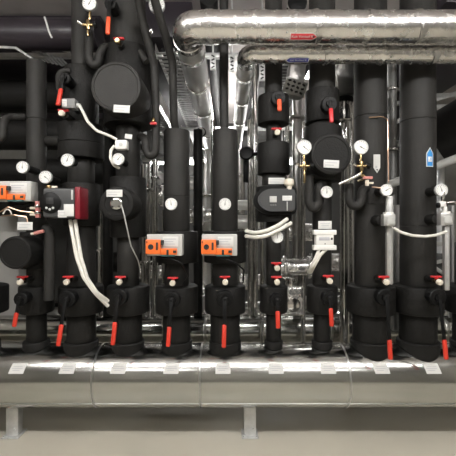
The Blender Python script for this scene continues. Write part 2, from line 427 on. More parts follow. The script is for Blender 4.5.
ball_valve(110, 1, RY - .12, .12, .23, .0, .03, 'red tipped steel lever at the top of the third riser', ORGG, Lg=.12, x=RX[2]-.055, hub=.04)

# ------------------------------------------------------------------ red drain cocks with pale caps
def drain(x, py, yback, yfront, label, cap=CREAM):
    z = zz(py, yfront)
    t = thing('drain_cock', label, 'valve', (x, yback, z), 'small red drain cocks')
    d = yback - yfront
    MB().cyl(.022, (0, 0, 0), (0, -d*.7, 0), 16).build('foam_neck', FOAMD, t)
    MB().cyl(.014, (0, -d*.7, 0), (0, -d, 0), 14).build('body', BRASS, t)
    MB().box((0, -d*.85, .024), (.07, .022, .013), .005, None, 3).cyl(.012, (0, -d*.85, .008), (0, -d*.85, .03), 12).build('red_lever', RED, t)
    MB().lathe([(0, 0), (.018, 0), (.019, .004), (.019, .02), (.014, .026), (0, .027)], (.002, -d, -.004), (0, -1, -.15), 16).build('cap', cap, t)
drains = [(0, 281, 'red drain cock above the valve jacket of the first riser from the left'),
          (1, 281, 'red drain cock above the valve jacket of the second riser, beside white cables'),
          (2, 281, 'red drain cock above the valve jacket of the third riser from the left'),
          (3, 282, 'red drain cock below the orange actuator of the fourth riser'),
          (4, 281, 'red drain cock below the orange actuator of the middle riser'),
          (5, 281, 'lower of two red drain cocks on the sixth riser'),
          (6, 280, 'red drain cock under the white meter box on the seventh riser'),
          (7, 281, 'red drain cock above the jacket of the thick riser with a white arrow'),
          (8, 281, 'red drain cock above the jacket of the thick riser with a blue arrow')]
rr = [.064, .098, .076, .085, .09, .053, .066, .109, .116]
for k, py, lab in drains: drain(RX[k], py, RY - rr[k] + .001, RY - rr[k] - (.13 if k in (0, 1, 2, 7, 8) else .11), lab)
drain(RX[5], 267, RY - .052, RY - .16, 'upper of two red drain cocks on the sixth riser')
drain(RX[5]+.005, 132, RY - .051, RY - .13, 'red drain cock between two jackets near the top of the sixth riser')
drain(RX[2], 41, RY - .12, RY - .24, 'red drain cock above the big upper drum of the third riser', BRASS)
drain(RX[1] - .02, 113, RY - .114, RY - .25, 'red drain cock beneath the grey actuator on the second riser')

# ------------------------------------------------------------------ round gauges
def gauge_proto():
    t = thing('dial_gauge', '', 'gauge')
    MB().lathe([(0, 0), (.8, 0), (1.0, .12), (1.02, .3), (1.0, .62), (.93, .66), (.90, .56), (0, .56)], (0, .66, 0), (0, -1, 0), 40).build('case', ZINC, t)
    MB().lathe([(0, 0), (.90, 0), (.90, .03), (0, .03)], (0, .11, 0), (0, -1, 0), 40).build('dial_face', DIAL, t)
    m = MB()
    for k in range(13):
        a = math.radians(225 - k * 22.5); c = Vector((math.cos(a), 0, math.sin(a)))
        m.box(c * .74 + Vector((0, .075, 0)), (.16, .02, .05), 0, Matrix.Rotation(-a, 3, 'Y'))
    m.build('scale_marks', INK, t)
    MB().prism([(-.05, -.25), (.05, -.25), (.02, .66), (-.02, .66)], .055, .07).build('needle', INK, t)
    MB().cyl(.09, (0, .08, 0), (0, .04, 0), 12).build('needle_pin', INK, t)
    return t
GP = gauge_proto(); first = [True]
def gauge(px, py, Y, rpx, label, needle=10, back=0., down=0., backr=.016, backm=None, downm=BRASS):
    r = ln(rpx, Y); p = at(px, py, Y)
    t = GP if first[0] else copy_tree(GP); first[0] = False
    t.location = p; t['label'] = label; t['group'] = 'round dial gauges'
    for ch in t.children:
        if not first[0]: pass
        ch.scale = (r, r, r)
        if ch.name.split('.')[0] == 'needle': ch.rotation_euler = (0, math.radians(needle), 0)
    if back:
        MB().cyl(backr, (0, r*.66, 0), (0, back, 0), 14).build('stem', backm or FOAMD, t)
    if down:
        MB().cyl(.008, (0, r*.3, -r*.98), (0, r*.3, -down), 10).build('stem', downm, t)
    return t
gauge(22, 167, -.10, 6, 'white dial gauge on the first riser, just above the leftmost orange actuator', 0, back=.19, backr=.024)
gauge(45, 177, -.12, 6.3, 'white dial gauge with slanted needle just above the grey pump controller', 125, back=.18, backr=.018)
gauge(67, 160, -.12, 6.5, 'white dial gauge on the wide jacket of the second riser', 20, back=.115, backr=.024)
gauge(118, 159, -.12, 6, 'white dial gauge under the small white box on the third riser', 40, back=.183, backr=.022)
gauge(171, 204, -.08, 6, 'white dial gauge on the front of the fourth, flat topped riser', -5, back=.138, backr=.018)
gauge(225, 204, -.08, 6, 'white dial gauge on the front of the middle riser', 5, back=.14, backr=.018)
gauge(304.5, 147, -.10, 7.3, 'white pressure gauge on a brass cock between the sixth and seventh risers', 130, down=.115)
gauge(327, 192, -.06, 6, 'white dial gauge below the round drum of the seventh riser', 0, back=.145, backr=.018)
gauge(277.5, 237, -.07, 6, 'white dial gauge below the oval pump head of the sixth riser', 0, back=.168, backr=.02)
gauge(361.5, 147, -.12, 7.2, 'white pressure gauge above a brass cock at the eighth riser', 120, down=.11)
gauge(387, 190, -.11, 6, 'white dial gauge at the foot of the copper capillary on the eighth riser', 60, back=.142, backr=.03)
gauge(442, 190, -.13, 6.3, 'white dial gauge on the ninth riser above a white sensor valve', -20, back=.157, backr=.03)
gauge(89, 3, -.12, 7, 'white pressure gauge at the top of the photo above a brass cock', 30, down=.1)
gauge(156.5, 4, -.2, 8, 'large white gauge at the top edge beside the slanting black pipes', 110, back=.2, backr=.018)

# brass isolating cocks under the pressure gauges
def cock(px, py, Y, label, par_down=.06, arm=None, m=BRASS):
    t = thing('gauge_cock', label, 'valve', at(px, py, Y), 'brass gauge cocks')
    MB().cyl(.013, (0, 0, .03), (0, 0, -.03), 6).build('nut', m, t)
    MB().cyl(.010, (-.035, 0, 0), (.035, 0, 0), 12).build('body', m, t)
    MB().cyl(.02, (.035, 0, 0), (.055, 0, 0), 14).build('knob', BLACK, t)
    MB().cyl(.007, (0, 0, -.03), (0, 0, -par_down), 10).build('tail', m, t)
    MB().cyl(.009, (-.035, -.004, 0), (-.06, -.02, .012), 10).build('vent_screw', CHROME, t)
    return t
cock(304.5, 166, -.085, 'brass cock under the pressure gauge between sixth and seventh risers', .11)
cock(361.5, 166, -.105, 'brass cock with silver ends under the pressure gauge at the eighth riser', .07)
cock(88, 25, -.105, 'brass cock under the pressure gauge at the top of the second riser', .07)

# ------------------------------------------------------------------ orange actuators
def actuator(px, py, Y, w, h, label, yback):
    t = thing('valve_actuator', label, 'actuator', at(px, py, Y), 'orange and grey valve actuators')
    W, H = ln(w, Y), ln(h, Y); D = .09
    MB().box((0, D/2, 0), (W, D, H), .006).build('housing', LIGHTG, t)
    # orange gear cover, left half, with dark openings
    MB().box((-W*.30, -.012, -H*.08), (W*.42, .03, H*.68), .006).build('gear_cover', ORANGE, t)
    MB().box((W*.12, -.008, -H*.30), (W*.48, .022, H*.30), .005).build('lower_cover', ORANGE, t)
    MB().lathe([(0, 0), (.017, 0), (.017, .006), (.010, .006), (.008, .002), (0, .002)], (-W*.36, -.026, -H*.08), (0, -1, 0), 20).build('dial_knob', INK, t)
    MB().box((-W*.19, -.026, -H*.05), (.014, .006, H*.36), .002).build('slot', INK, t)
    MB().box((W*.1, -.0185, -H*.33), (.014, .005, H*.24), .001).build('slot', INK, t); MB().box((W*.30, -.0185, -H*.3), (.022, .005, H*.12), .001).build('catch', INK, t)
    MB().cyl(.005, (-W*.47, -.027, H*.15), (-W*.47, -.030, H*.15), 8).build('screw', INK, t); MB().box((-W*.05, -.012, H*.12), (.016, .032, H*.22), .002).build('switch', INK, t)
    plate(t, (W*.17, -.0025, H*.16), W*.44, H*.46, lines=3)
    MB().box((W*.1, .0, -H*.49), (W*.4, .03, .008), .002).build('terminal_strip', TEAL, t)
    MB().box((0, (D + yback - Y)/2 + .0, -.005), (.06, yback - Y - D, .06), .004).build('coupling', BLACK, t)
    return t
actuator(164.5, 245, -.13, 35.5, 21.5, 'orange and grey valve actuator on the fourth riser from the left', RY - .149)
actuator(219.5, 245, -.13, 35.5, 21.5, 'orange and grey valve actuator on the middle riser', RY - .149)
a = actuator(12, 191, -.12, 38, 20, 'orange and grey valve actuator cut by the left edge above the wires', RY - .066)
# black lead under each actuator
tag(MB().tube([at(160, 257, -.09), at(168, 258, -.12), at(182, 263, -.13), at(189, 276, -.07), at(183, 284, -.04)], .006, 10, .05).build('actuator_cable', BLACK), 'black lead curving down from the fourth riser actuator', 'cable', 'actuator leads')
tag(MB().tube([at(216, 257, -.09), at(222, 258, -.12), at(236, 263, -.13), at(244, 270, -.07), at(243, 283, -.0)], .006, 10, .05).build('actuator_cable', BLACK), 'black lead curving down from the middle riser actuator', 'cable', 'actuator leads')

# small grey actuator by the upper valve of the second riser
t = thing('valve_actuator', 'small light grey actuator box beside the upper red lever of the second riser', 'actuator', at(68, 103, -.13))
MB().box((0, .03, 0), (.085, .06, .062), .006).build('housing', MIDG, t)
plate(t, (-.022, -.0015, 0), .03, .045, lines=2)
MB().cyl(.014, (.0425, .03, -.005), (.066, .03, -.008), 12).build('cable_gland', LIGHTG, t)
MB().cyl(.02, (0, .06, 0), (0, .163, 0), 12).build('spindle', BLACK, t)
tag(MB().tube([at(79, 104.5, -.10), at(83, 112, -.12), at(88, 122, -.13), at(97, 131, -.12), at(110, 136, -.1), at(117, 139.5, -.085)], .009, 12, .06).build('sensor_cable', CABLE), 'white cable looping from the small grey actuator to the third riser', 'cable')

# ------------------------------------------------------------------ pump controllers
p = at(64, 203, -.17)
t = thing('pump_controller', 'dark grey pump control box with a round dial and red end on the second riser', 'pump', p)
MB().box((-.028, .05, 0), (.20, .12, .185), .014, None, 3).build('housing', GREYP, t)
MB().box((.088, .055, 0), (.034, .14, .2), .008, None, 3).build('red_end_cap', DRED, t)
MB().lathe([(0, 0), (.066, 0), (.066, .006), (.058, .012), (0, .012)], (-.078, -.008, 0), (0, -1, 0), 32).build('dial_panel', BLACK, t)
MB().box((-.078, -.0215, .012), (.045, .003, .04), .002).build('display', INK, t)
for dx, dz in ((-.02, -.032), (.02, -.032), (0, -.04)):
    MB().cyl(.008, (-.078+dx, -.019, dz), (-.078+dx, -.023, dz), 10).build('button', LIGHTG, t)
plate(t, (.035, -.0115, -.045), .062, .075, 'warning_label', 0)
plate(t, (-.005, -.0112, -.068), .055, .045, 'type_label', 2)
MB().box((.055, -.0105, .05), (.012, .002, .06), .0005).build('logo_strip', LIGHTG, t)
MB().cyl(.07, (0, .11, 0), (0, .19, 0), 24).build('pump_neck', BLACK, t)
for k, dx in enumerate((0, .03)):
    x0 = at(70 + k*5, 220, -.11)
    tag(MB().tube([x0, at(73+k*4.6, 237, -.13), at(77+k*4, 258, -.14), at(84+k*3, 278, -.15), at(95+k*2, 293, -.14), at(108, 306-k*5, -.07)], .012, 12, .08).build('power_cable', CABLE),
        ('outer', 'inner')[k] + ' white cable of the pair hanging below the grey pump controller', 'cable', 'white cables below the pump controller')

p = at(277, 200, -.05)
t = thing('pump_controller', 'dark oval pump head with grey panel and labels on the sixth riser', 'pump', p)
W = .245; H = .165
out = []
for k in range(33):
    a = PI/2 + PI * k / 32; out.append((-.03 + .105*math.cos(a), .083*math.sin(a)))
out += [(.10, -.083), (.118, -.070), (.122, -.05), (.122, .05), (.118, .070), (.10, .083)]
MB().prism([(x*1.12, z*1.12) for x, z in out], .03, .075, .008).build('housing', BLACK, t)
MB().prism([(x*.95+.004, z*.9) for x, z in out], .0, .03, .006).build('front_panel', GREYP, t)
plate(t, (-.025, -.0015, .005), .046, .04, 'display', 0, m=LIGHTG)
plate(t, (.066, -.0015, .012), .062, .032, 'type_label', 2)
for dx in (-.04, -.025, -.01): MB().cyl(.006, (dx, 0, -.033), (dx, -.004, -.033), 10).build('button', MIDG, t)
MB().box((.066, -.002, -.04), (.006, .003, .06), .001).build('logo_strip', LIGHTG, t)
for k in range(2):
    tag(MB().tube([at(287+k*4, 219+k*4, -.02), at(279+k*2, 225+k*4, -.09), at(266, 231+k*5, -.10), at(255, 233+k*4.5, -.06), at(246, 231+k*5, .02)], .0125, 12, .06).build('power_cable', CABLE),
        ('upper', 'lower')[k] + ' white ribbed cable looping beneath the oval pump head', 'cable', 'white cables below the oval pump head')
tag(MB().lathe([(0, 0), (.03, 0), (.034, .012), (.03, .035), (.018, .045), (.015, .07), (0, .07)], at(289, 180, -.02), (0, -.2, -1), 16).build('cable_gland', CREAM), 'cream cable gland beside the label above the oval pump head', 'cable gland')

# ------------------------------------------------------------------ white meter box on the seventh riser
p = at(325, 240, -.05)
t = thing('energy_meter', 'white wall-type meter box with small display strapped to the seventh riser', 'meter', p)
MB().box((0, .03, 0), (.115, .06, .13), .004).build('housing', WHITE, t)
MB().box((0, .02, .05), (.15, .05, .032), .004).box((0, .02, -.05), (.15, .05, .032), .004).build('end_flanges', WHITE, t)
MB().box((-.005, -.0015, .008), (.07, .003, .022), .0008).build('display', GREYINK, t)
MB().box((.044, -.0015, .008), (.012, .004, .014), .0008).build('button', INK, t)
MB().cyl(.004, (0, 0, -.025), (0, -.003, -.025), 10).build('seal_dot', INK, t)
MB().box((0, .0865, 0), (.05, .053, .06), .003).build('bracket', BLACK, t)
tg = tag(plate(None, at(325, 225, -.04), .088, .052, 'pipe_tag', 0), 'white printed plate directly above the white meter box', 'label')
o = MB().box(Vector((0, 0, .01)), (.065, .0008, .004), 0).box(Vector((0, 0, -.002)), (.05, .0008, .004), 0).build('text_lines', GREYINK); o.parent = tg; o.location = at(325, 225, -.04) + Vector((0, -.002, 0))
MB().cyl(.012, at(325, 225, -.038), at(325, 225, -.038) + Vector((0, .124, 0)), 10).build('standoff', BLACK, tg)
for k in range(2):
    tag(MB().tube([at(319+k*7, 249.3, -.03), at(317+k*3, 255, -.04), at(312+k*2, 266, -.03), at(309+k*2, 272, .05)], .0115, 12, .05).build('meter_cable', CABLE), ('shorter', 'longer')[k] + ' white cable leaving the bottom of the meter box', 'cable', 'white cables below the meter box')

# ------------------------------------------------------------------ small white junction on the third riser, right-hand sensors
t = thing('sensor_box', 'small white sensor box above the dial gauge of the third riser', 'sensor', at(121, 144.5, -.1))
MB().box((0, .02, 0), (.075, .05, .058), .005).build('housing', WHITE, t)
MB().cyl(.013, (-.0, -.005, .0), (0, -.009, 0), 16).build('cover_screw', LIGHTG, t)
MB().cyl(.012, (0, .045, 0), (0, .164, 0), 10).build('stem', BRASS, t)
tag(plate(None, at(128.5, 136.5, -.08), .046, .03, 'pipe_tag', 0, roll=.15), 'tiny blank white tag beside the small white sensor box', 'label')
tag(MB().tube([at(114.6, 146, -.07), at(111, 150, -.08), at(110.5, 158, -.09), at(113.5, 165, -.09), at(119, 168, -.05)], .010, 12, .03).build('sensor_cable', CABLE), 'short white cable bent around the gauge on the third riser', 'cable')
tag(MB().lathe([(0, 0), (.022, 0), (.022, .008), (.013, .013), (0, .013)], at(124, 131.5, -.0) + Vector((0, .065, 0)), (0, -1, 0), 16).build('vent_plug', BRASS), 'round brass vent plug above the small white sensor box', 'valve')
tag(MB().tube([at(121, 204, -.145), at(124, 214, -.17), at(127, 228, -.16), at(131, 246, -.08), at(138, 260, .0), at(140, 268, .06)], .004, 8, .05).build('sensor_lead', LIGHTG), 'thin pale lead hanging from the pump drum nut of the third riser', 'cable')

def trunk(px, pyt, pyb, Y, wpx, label, depth=.03):
    a = at(px, pyt, Y); b = at(px, pyb, Y); w = ln(wpx, Y)
    t = thing('cable_trunking', label, 'trunking', (a.x, Y, b.z))
    h = a.z - b.z
    MB().box((0, 0, h/2), (w, depth, h), .003).build('cover', ALU, t)
    MB().box((0, -depth/2 - .001, h/2), (w*.3, .002, h*.98), .0005).build('lid_groove', ZINC, t)
    return t
trunk(389, 196, 284, -.06, 6, 'narrow aluminium trunking beside the eighth riser below the dial gauge')
trunk(396, 205, 330, .42, 8, 'wider grey trunking standing behind the gap of the two thick risers', .05)
trunk(446, 226, 290, -.09, 5, 'narrow aluminium trunking beside the ninth riser below the white valve')
def sensor(px, py, Y, label, yb):
    t = thing('pressure_sensor', label, 'sensor', at(px, py, Y), 'square grey sensors on the thick risers')
    MB().box((0, .02, 0), (.075, .05, .075), .004).build('housing', ALU, t)
    MB().box((.005, -.007, -.006), (.05, .006, .045), .002).build('front_plate', LIGHTG, t)
    MB().box((0, .02, .042), (.05, .045, .014), .002).build('top_lug', WHITE, t)
    MB().cyl(.034, (-.03, .046, 0), (-.03, yb - Y, 0), 20).build('foam_stub', FOAMD, t)
sensor(389.5, 220, -.12, 'square grey sensor under the dial gauge of the eighth riser', .05)
sensor(446.5, 219, -.13, 'square grey sensor at the right edge on the ninth riser', .05)
tag(MB().tube([at(394, 228, -.11), at(400, 232, -.13), at(412, 235.5, -.14), at(425, 236.5, -.14), at(437, 235, -.14), at(446, 231.5, -.115)], .009, 12, .08).build('sensor_cable', CABLE), 'white cable sagging across the ninth riser between two grey sensors', 'cable')
t = thing('sensor_valve', 'white sensor valve below the dial gauge of the ninth riser', 'valve', at(444, 205, -.13))
MB().box((-.01, .01, .005), (.045, .03, .035), .004).build('body', WHITE, t)
MB().cyl(.012, (0, .01, .02), (0, .01, .085), 12).build('upper_nut', CHROME, t)
MB().cyl(.013, (.012, .01, -.01), (.012, .01, -.052), 12).build('lower_nut', WHITE, t)
MB().cyl(.006, (.02, -.002, .015), (.09, -.002, .02), 8).build('lever', CHROME, t)
MB().cyl(.018, (-.03, .0, -.002), (-.045, -.0, -.002), 12).build('knob', BLACK, t)
tag(MB().tube([at(387.5, 197, -.07), at(387.5, 214, -.075)], .008, 10).build('capillary_tube', LIGHTG), 'short pale tube joining the eighth riser gauge to its grey sensor', 'pipe')
tag(MB().tube([at(369, 117.5, .02), at(382, 116.5, .0), at(387.5, 119, -.03), at(388, 150, -.06), at(388.5, 182.5, -.075)], .0045, 8, .04).build('capillary_tube', COPPER), 'thin copper capillary bent down the front of the eighth riser', 'pipe')
tag(MB().tube([at(372, 187, -.1), at(381, 188, -.1)], .004, 8).build('capillary_tube', COPPER), 'short horizontal copper tube beside the eighth riser gauge', 'pipe')

# silver arm, red cock below the gauge at the eighth riser
t = thing('drain_valve', 'silver angled pipe with red handled cock below the gauge at the eighth riser', 'valve', at(362, 178, -.1))
MB().tube([at(339, 184, -.06) - t.location, at(354, 177.5, -.09) - t.location, at(361, 173.5, -.105) - t.location], .012, 12, .02).build('arm', STEEL, t)
MB().tube([(.0, 0, .02), (.03, .0, .0), (.03, .14, 0)], .010, 12, .02).build('elbow', BRASS, t)
MB().box((.032, -.012, .0), (.058, .02, .016), .004).build('red_handle', PINK, t)
MB().cyl(.012, (.032, 0, -.012), (.032, 0, -.05), 12).build('outlet', CREAM, t)
MB().box((.05, -.0, -.032), (.045, .014, .012), .003).build('spout', CREAM, t)

# sticker arrows on the thick risers
def arrow_up(riser_obj, x, z, rad, w, h, m, up, label):
    t = thing('flow_arrow', label, 'label', (riser_obj.location.x, RY, z))
    ang = x
    fn = lambda u, v, r: Matrix.Rotation(ang, 3, 'Z') @ vcyl_map(v, u if up else -u, r)
    patch(fn, h, w, rad, tip=w*.75, nu=20, nv=6).build('sticker', PAPER, t)
    patch(fn, h*.9, w*.78, rad + .001, u0=-h*.01, tip=w*.65, nu=20, nv=6).build('arrow_field', m, t)
    return t, fn
t, fn = arrow_up(R9, math.radians(11), zz(158, .05), .116, .054, .130, LBLUE, True, 'blue arrow sticker pointing up on the ninth riser')
patch(fn, .034, .030, .1185, u0=-.015, nu=4, nv=4).build('code_field', PAPER, t)
text_patch(lambda u, v, r: fn(v, -u, r), 'K', .026, .1185, 0, -.015).build('letter', LBLUE, t)
text_patch(lambda u, v, r: fn(v, -u, r), '▲' if False else 'A', .018, .1185, 0, .047).build('tip_mark', INK, t)
t, fn = arrow_up(R8, math.radians(1), zz(164, .03), .109, .046, .125, PAPER, False, 'white arrow sticker pointing down on the eighth riser')
patch(fn, .012, .012, .1115, u0=.043, tip=.010, nu=6, nv=4).build('tip_mark', INK, t)
patch(fn, .014, .010, .1115, u0=.022, v0=-.006, nu=4, nv=4).build('code_mark', GREYINK, t)

# ------------------------------------------------------------------ small black foam pipes
def foam(name, pts, rpx, label, Yr=.0, cat='pipe', m=FOAM, fil=.06, group=None, n=18):
    return tag(MB().tube([at(*p) for p in pts], ln(rpx, Yr), n, fil).build(name, m), label, cat, group)
foam('insulated_pipe', [(140.5, 137, .09), (144, 137.5, .05), (146, 142, .0), (146.5, 152, .0), (150, 156.5, .0), (155.5, 153, .0), (156, 120, .0), (154.5, 66, .0), (143, 22, -.1), (136, -14, -.2)], 4.1, 'bent black foam pipe hooking down beside the third riser', 0, fil=.07)
foam('insulated_pipe', [(176.5, 136, RY-.02), (174, 120, .06), (172.5, 62, -.02), (166, 38, -.1), (150, -16, -.3)], 4.0, 'black foam pipe slanting down into the top of the fourth riser', 0, fil=.12)
foam('insulated_pipe', [(224.5, 140, RY-.02), (224, 110, .13), (224, 40, .13), (224, -20, .13)], 4.6, 'straight black foam pipe entering the top of the middle riser', .1)
foam('insulated_pipe', [(89, 31, .0), (89, 58, .0), (92, 65, .0), (98, 64, .0), (100, 54, .0), (104, 47, .0), (109.5, 47, .05)], 4.0, 'bent black foam pipe from the top gauge to the third riser', 0, fil=.05)
foam('insulated_pipe', [(309, 176, .0), (309, 202, .0), (312, 208, .0), (315.5, 208, .0), (319, 202, .0), (319, 186, .0), (323, 184, .03)], 4.6, 'hooked black foam pipe hanging beside the gauge of the seventh riser', 0, fil=.05)
foam('insulated_pipe', [(349, 184, .0), (349, 200, .0), (352, 206, .0), (358, 206, .0), (362, 200, .0), (362, 190, .0), (366, 188, .04)], 4.4, 'hooked black foam pipe hanging against the eighth riser', 0, fil=.05)
foam('insulated_pipe', [(24.6, 117, .13), (11, 117, .07), (5, 119, .03), (3, 126, .0), (3, 138, .0), (-8, 142, .0)], 3.8, 'bent black foam pipe leaving the first riser towards the left edge', 0.05, fil=.06)
foam('insulated_pipe', [(47, 141, .15), (62, 141, .06)], 5., 'short black stub between the first and second risers', .1)
foam('insulated_pipe', [(62, 92, .05), (58.5, 88, .02), (58.5, 76, .0), (62, 71, .0), (70, 71, .02)], 2.8, 'thin black bend around the upper valve of the second riser', 0, fil=.04)
foam('insulated_pipe', [(49.5, 300, -.04), (49.5, 232, -.04), (46, 228, -.02)], 5.2, 'black foam pipe standing in front of the first valve jacket', -.04, fil=.05)
foam('insulated_pipe', [(146.5, 62, .0), (140, 52, .02), (138, 50, .05)], 3.2, 'small black bend on the side of the upper third riser', 0, fil=.03)
tag(MB().lathe([(0, 0), (.012, 0), (.012, .014), (.006, .016), (.006, .03), (0, .03)], at(151, 32, -.12), (.3, -1, -.1), 10).build('vent_screw', CHROME), 'small silver vent screw on the slanting black pipe near the top', 'valve')
t = thing('vent_valve', 'small red and silver vent valve low on the slanting pipe beside the third riser', 'valve', at(153.5, 122, -.045))
MB().cyl(.013, (0, 0, .022), (0, -.01, -.004), 10).build('cap', BRASS, t)
MB().box((0, -.004, -.012), (.045, .018, .015), .004).build('red_handle', RED, t)

# ------------------------------------------------------------------ wiring and fittings at the left edge
t = thing('mixing_valve', 'faded red and silver fitting between the orange actuator and the pump controller', 'valve', at(38, 210, -.1))
MB().cyl(.016, (0, 0, .055), (0, 0, -.05), 14).build('body', PINK, t)
for q in (.015, -.026): MB().cyl(.022, (0, 0, q+.015), (0, 0, q), 14).build('collar', CHROME, t)
for q in (.012, -.03): MB().cyl(.008, (-.014, 0, q), (-.05, 0, q), 10).build('side_port', CREAM, t)
MB().cyl(.011, (0, .0, .0), (0, .17, .0), 10).build('stem', BRASS, t)
t = thing('pump_union', 'brass union with white nut left of the pump controller top', 'fitting', at(49, 189, -.13))
MB().cyl(.017, (0, 0, -.02), (0, 0, .02), 8).build('nut', BRASS, t)
MB().cyl(.012, (.02, 0, .008), (.05, 0, .008), 10).build('side_nut', CREAM, t)
MB().cyl(.01, (0, .01, 0), (0, .19, 0), 10).build('stem', BRASS, t)
for k, (pts, m, lab) in enumerate((
    ([(0, 212, -.08), (8, 207, -.09), (20, 211, -.09), (37, 213, -.08)], COPPER, 'upper thin copper wire running under the orange actuator'),
    ([(2, 216, -.08), (14, 215, -.1), (27, 217, -.09), (28, 228, -.1)], COPPER, 'lower thin copper wire dropping behind a white plate'),
    ([(3, 214, -.1), (6, 209, -.1), (10, 210, -.1), (12, 216, -.09)], CABLE, 'curled white wire ends under the orange actuator'),
    ([(10, 204, -.06), (22, 206, -.07), (33, 203, -.06)], BLACK, 'black lead lying along the underside of the orange actuator'))):
    tag(MB().tube([at(*p) for p in pts], .0045 if k < 3 else .016, 8, .02).build('wire', m), lab, 'wire', 'loose wires at the left edge')
tag(plate(None, at(25, 226, -.13), .095, .05, 'pipe_tag', 2), 'white plate hanging under the copper wires above the left drum', 'label')
t = thing('drain_cock', 'reddish brass drain cock above the left drum', 'valve', at(39, 232, -.1))
MB().cyl(.012, (-.03, 0, -.01), (.03, 0, .006), 10).build('body', PINK, t)
MB().cyl(.008, (-.03, 0, -.01), (-.05, -.005, -.012), 8).build('spout', CREAM, t)
MB().cyl(.010, (0, 0, .0), (0, .18, .0), 8).build('stem', FOAMD, t)

# ------------------------------------------------------------------ foil pipes overhead
def foil_pipe(pts, r, fil, label, joints, m=FOIL, parentname='foil_pipe'):
    t = thing(parentname, label, 'pipe', pts[0])
    o = Vector(pts[0]); P = [Vector(p) - o for p in pts]
    q = P[1] + Vector((0, fil + .01, 0))
    MB().tube([P[0], P[1], q], r, 40, fil, True, .0005, .03).build('foil_wrap', m, t, 60)
    MB().tube([q] + P[2:], r, 40, fil, True, .0003, .03).build('foil_wrap', FOILS, t, 60)
    for a, d in joints:
        a = Vector(a) - o; d = Vector(d).normalized()
        MB().lathe([(r, -.022), (r+.0042, -.021), (r+.0045, .021), (r, .022)], a, d, 40).build('tape_band', FOIL, t)
    return t
x1, y1, z1 = -.25, -.25, 2.648; r1 = .0925
x2, y2, z2 = .122, -.10, 2.562; r2 = .060
F1 = foil_pipe([(2.6, y1, z1), (x1, y1, z1), (x1, 3.2, z1), (x1, 3.2, .9)], r1, .135, 'thick foil wrapped pipe running overhead then turning away from the camera',
   [((x, y1, z1), (1, 0, .25 if q % 2 else -.2)) for q, x in enumerate((.16, .52, .83, 1.12, 1.55))] + [((x1, y, z1), (0, 1, .1)) for y in (.05, .55, 1.2, 2.0)] + [((x1+.14, y1, z1), (1, 0, 0)), ((x1, y1+.14, z1), (0, 1, 0))])
F2 = foil_pipe([(2.6, y2, z2), (x2, y2, z2), (x2, 2.9, z2), (x2, 2.9, .9)], r2, .11, 'thinner foil wrapped pipe running just beneath the thick overhead one',
   [((x, y2, z2), (1, 0, .3 if q % 2 else -.25)) for q, x in enumerate((.30, .62, .98, 1.3))] + [((x2, y, z2), (0, 1, .15)) for y in (.2, .7, 1.3, 2.1)])
def flow_band(loc, r, w, h, m, tipend, txt, label, v0):
    t = thing('flow_arrow', label, 'label', loc)
    patch(cyl_map, w, h, r + .004, 0, v0, tip=h*.6, tipend=tipend, nu=30, nv=6).build('sticker', PAPER, t)
    patch(cyl_map, w*.95, h*.80, r + .005, 0, v0, tip=h*.52, tipend=tipend, nu=30, nv=6).build('arrow_field', m, t)
    text_patch(cyl_map, txt, h*.50, r + .0055, -tipend*h*.18, v0, .0016).build('lettering', PAPER, t)
    return t
f1 = flow_band(((305.5-228)/F*2.05, y1, z1), r1, .158, .044, REDS, 1, 'Kalt Vorlauf K', 'red flow arrow sticker pointing along the thick foil pipe', -.100)
patch(cyl_map, .014, .014, r1+.0065, .060, -.100, tip=.012, nu=8, nv=4).build('tip_mark', INK, f1)
flow_band(((297.5-228)/F*2.26, y2, z2), r2, .145, .034, BLUES, -1, 'Kalt Rücklauf K', 'navy flow arrow sticker on the thinner foil pipe', -.068)

# ------------------------------------------------------------------ behind the risers
BY = .82
HB = thing('pipe_header', 'second shiny pipe header lying behind the front one', 'pipe', (0, BY, .55))
MB().lathe([(0, -2.9), (.115, -2.9), (.115, 2.9), (0, 2.9)], (0, 0, 0), (1, 0, 0), 64).build('cladding', GALV, HB)
for x in (-1.2, -.2, .9, 1.9): MB().lathe([(.115, -.012), (.119, 0), (.115, .012)], (x, 0, 0), (1, 0, 0), 64).build('seam_ring', GALVR, HB)
for x in (-1.7, .0, 1.7):
    MB().box((x, 0, -.3325), (.07, .06, .435), .002).build('foot', ZINC, HB)
HT = thing('pipe_header', 'third dull pipe header low behind the second one', 'pipe', (0, 1.5, .5))
MB().lathe([(0, -3.3), (.16, -3.3), (.16, 3.3), (0, 3.3)], (0, 0, 0), (1, 0, 0), 48).build('cladding', GALV, HT)
for x in (-1.7, .3, 1.7): MB().box((x, 0, -.33), (.07, .06, .34), .002).build('foot', ZINC, HT)

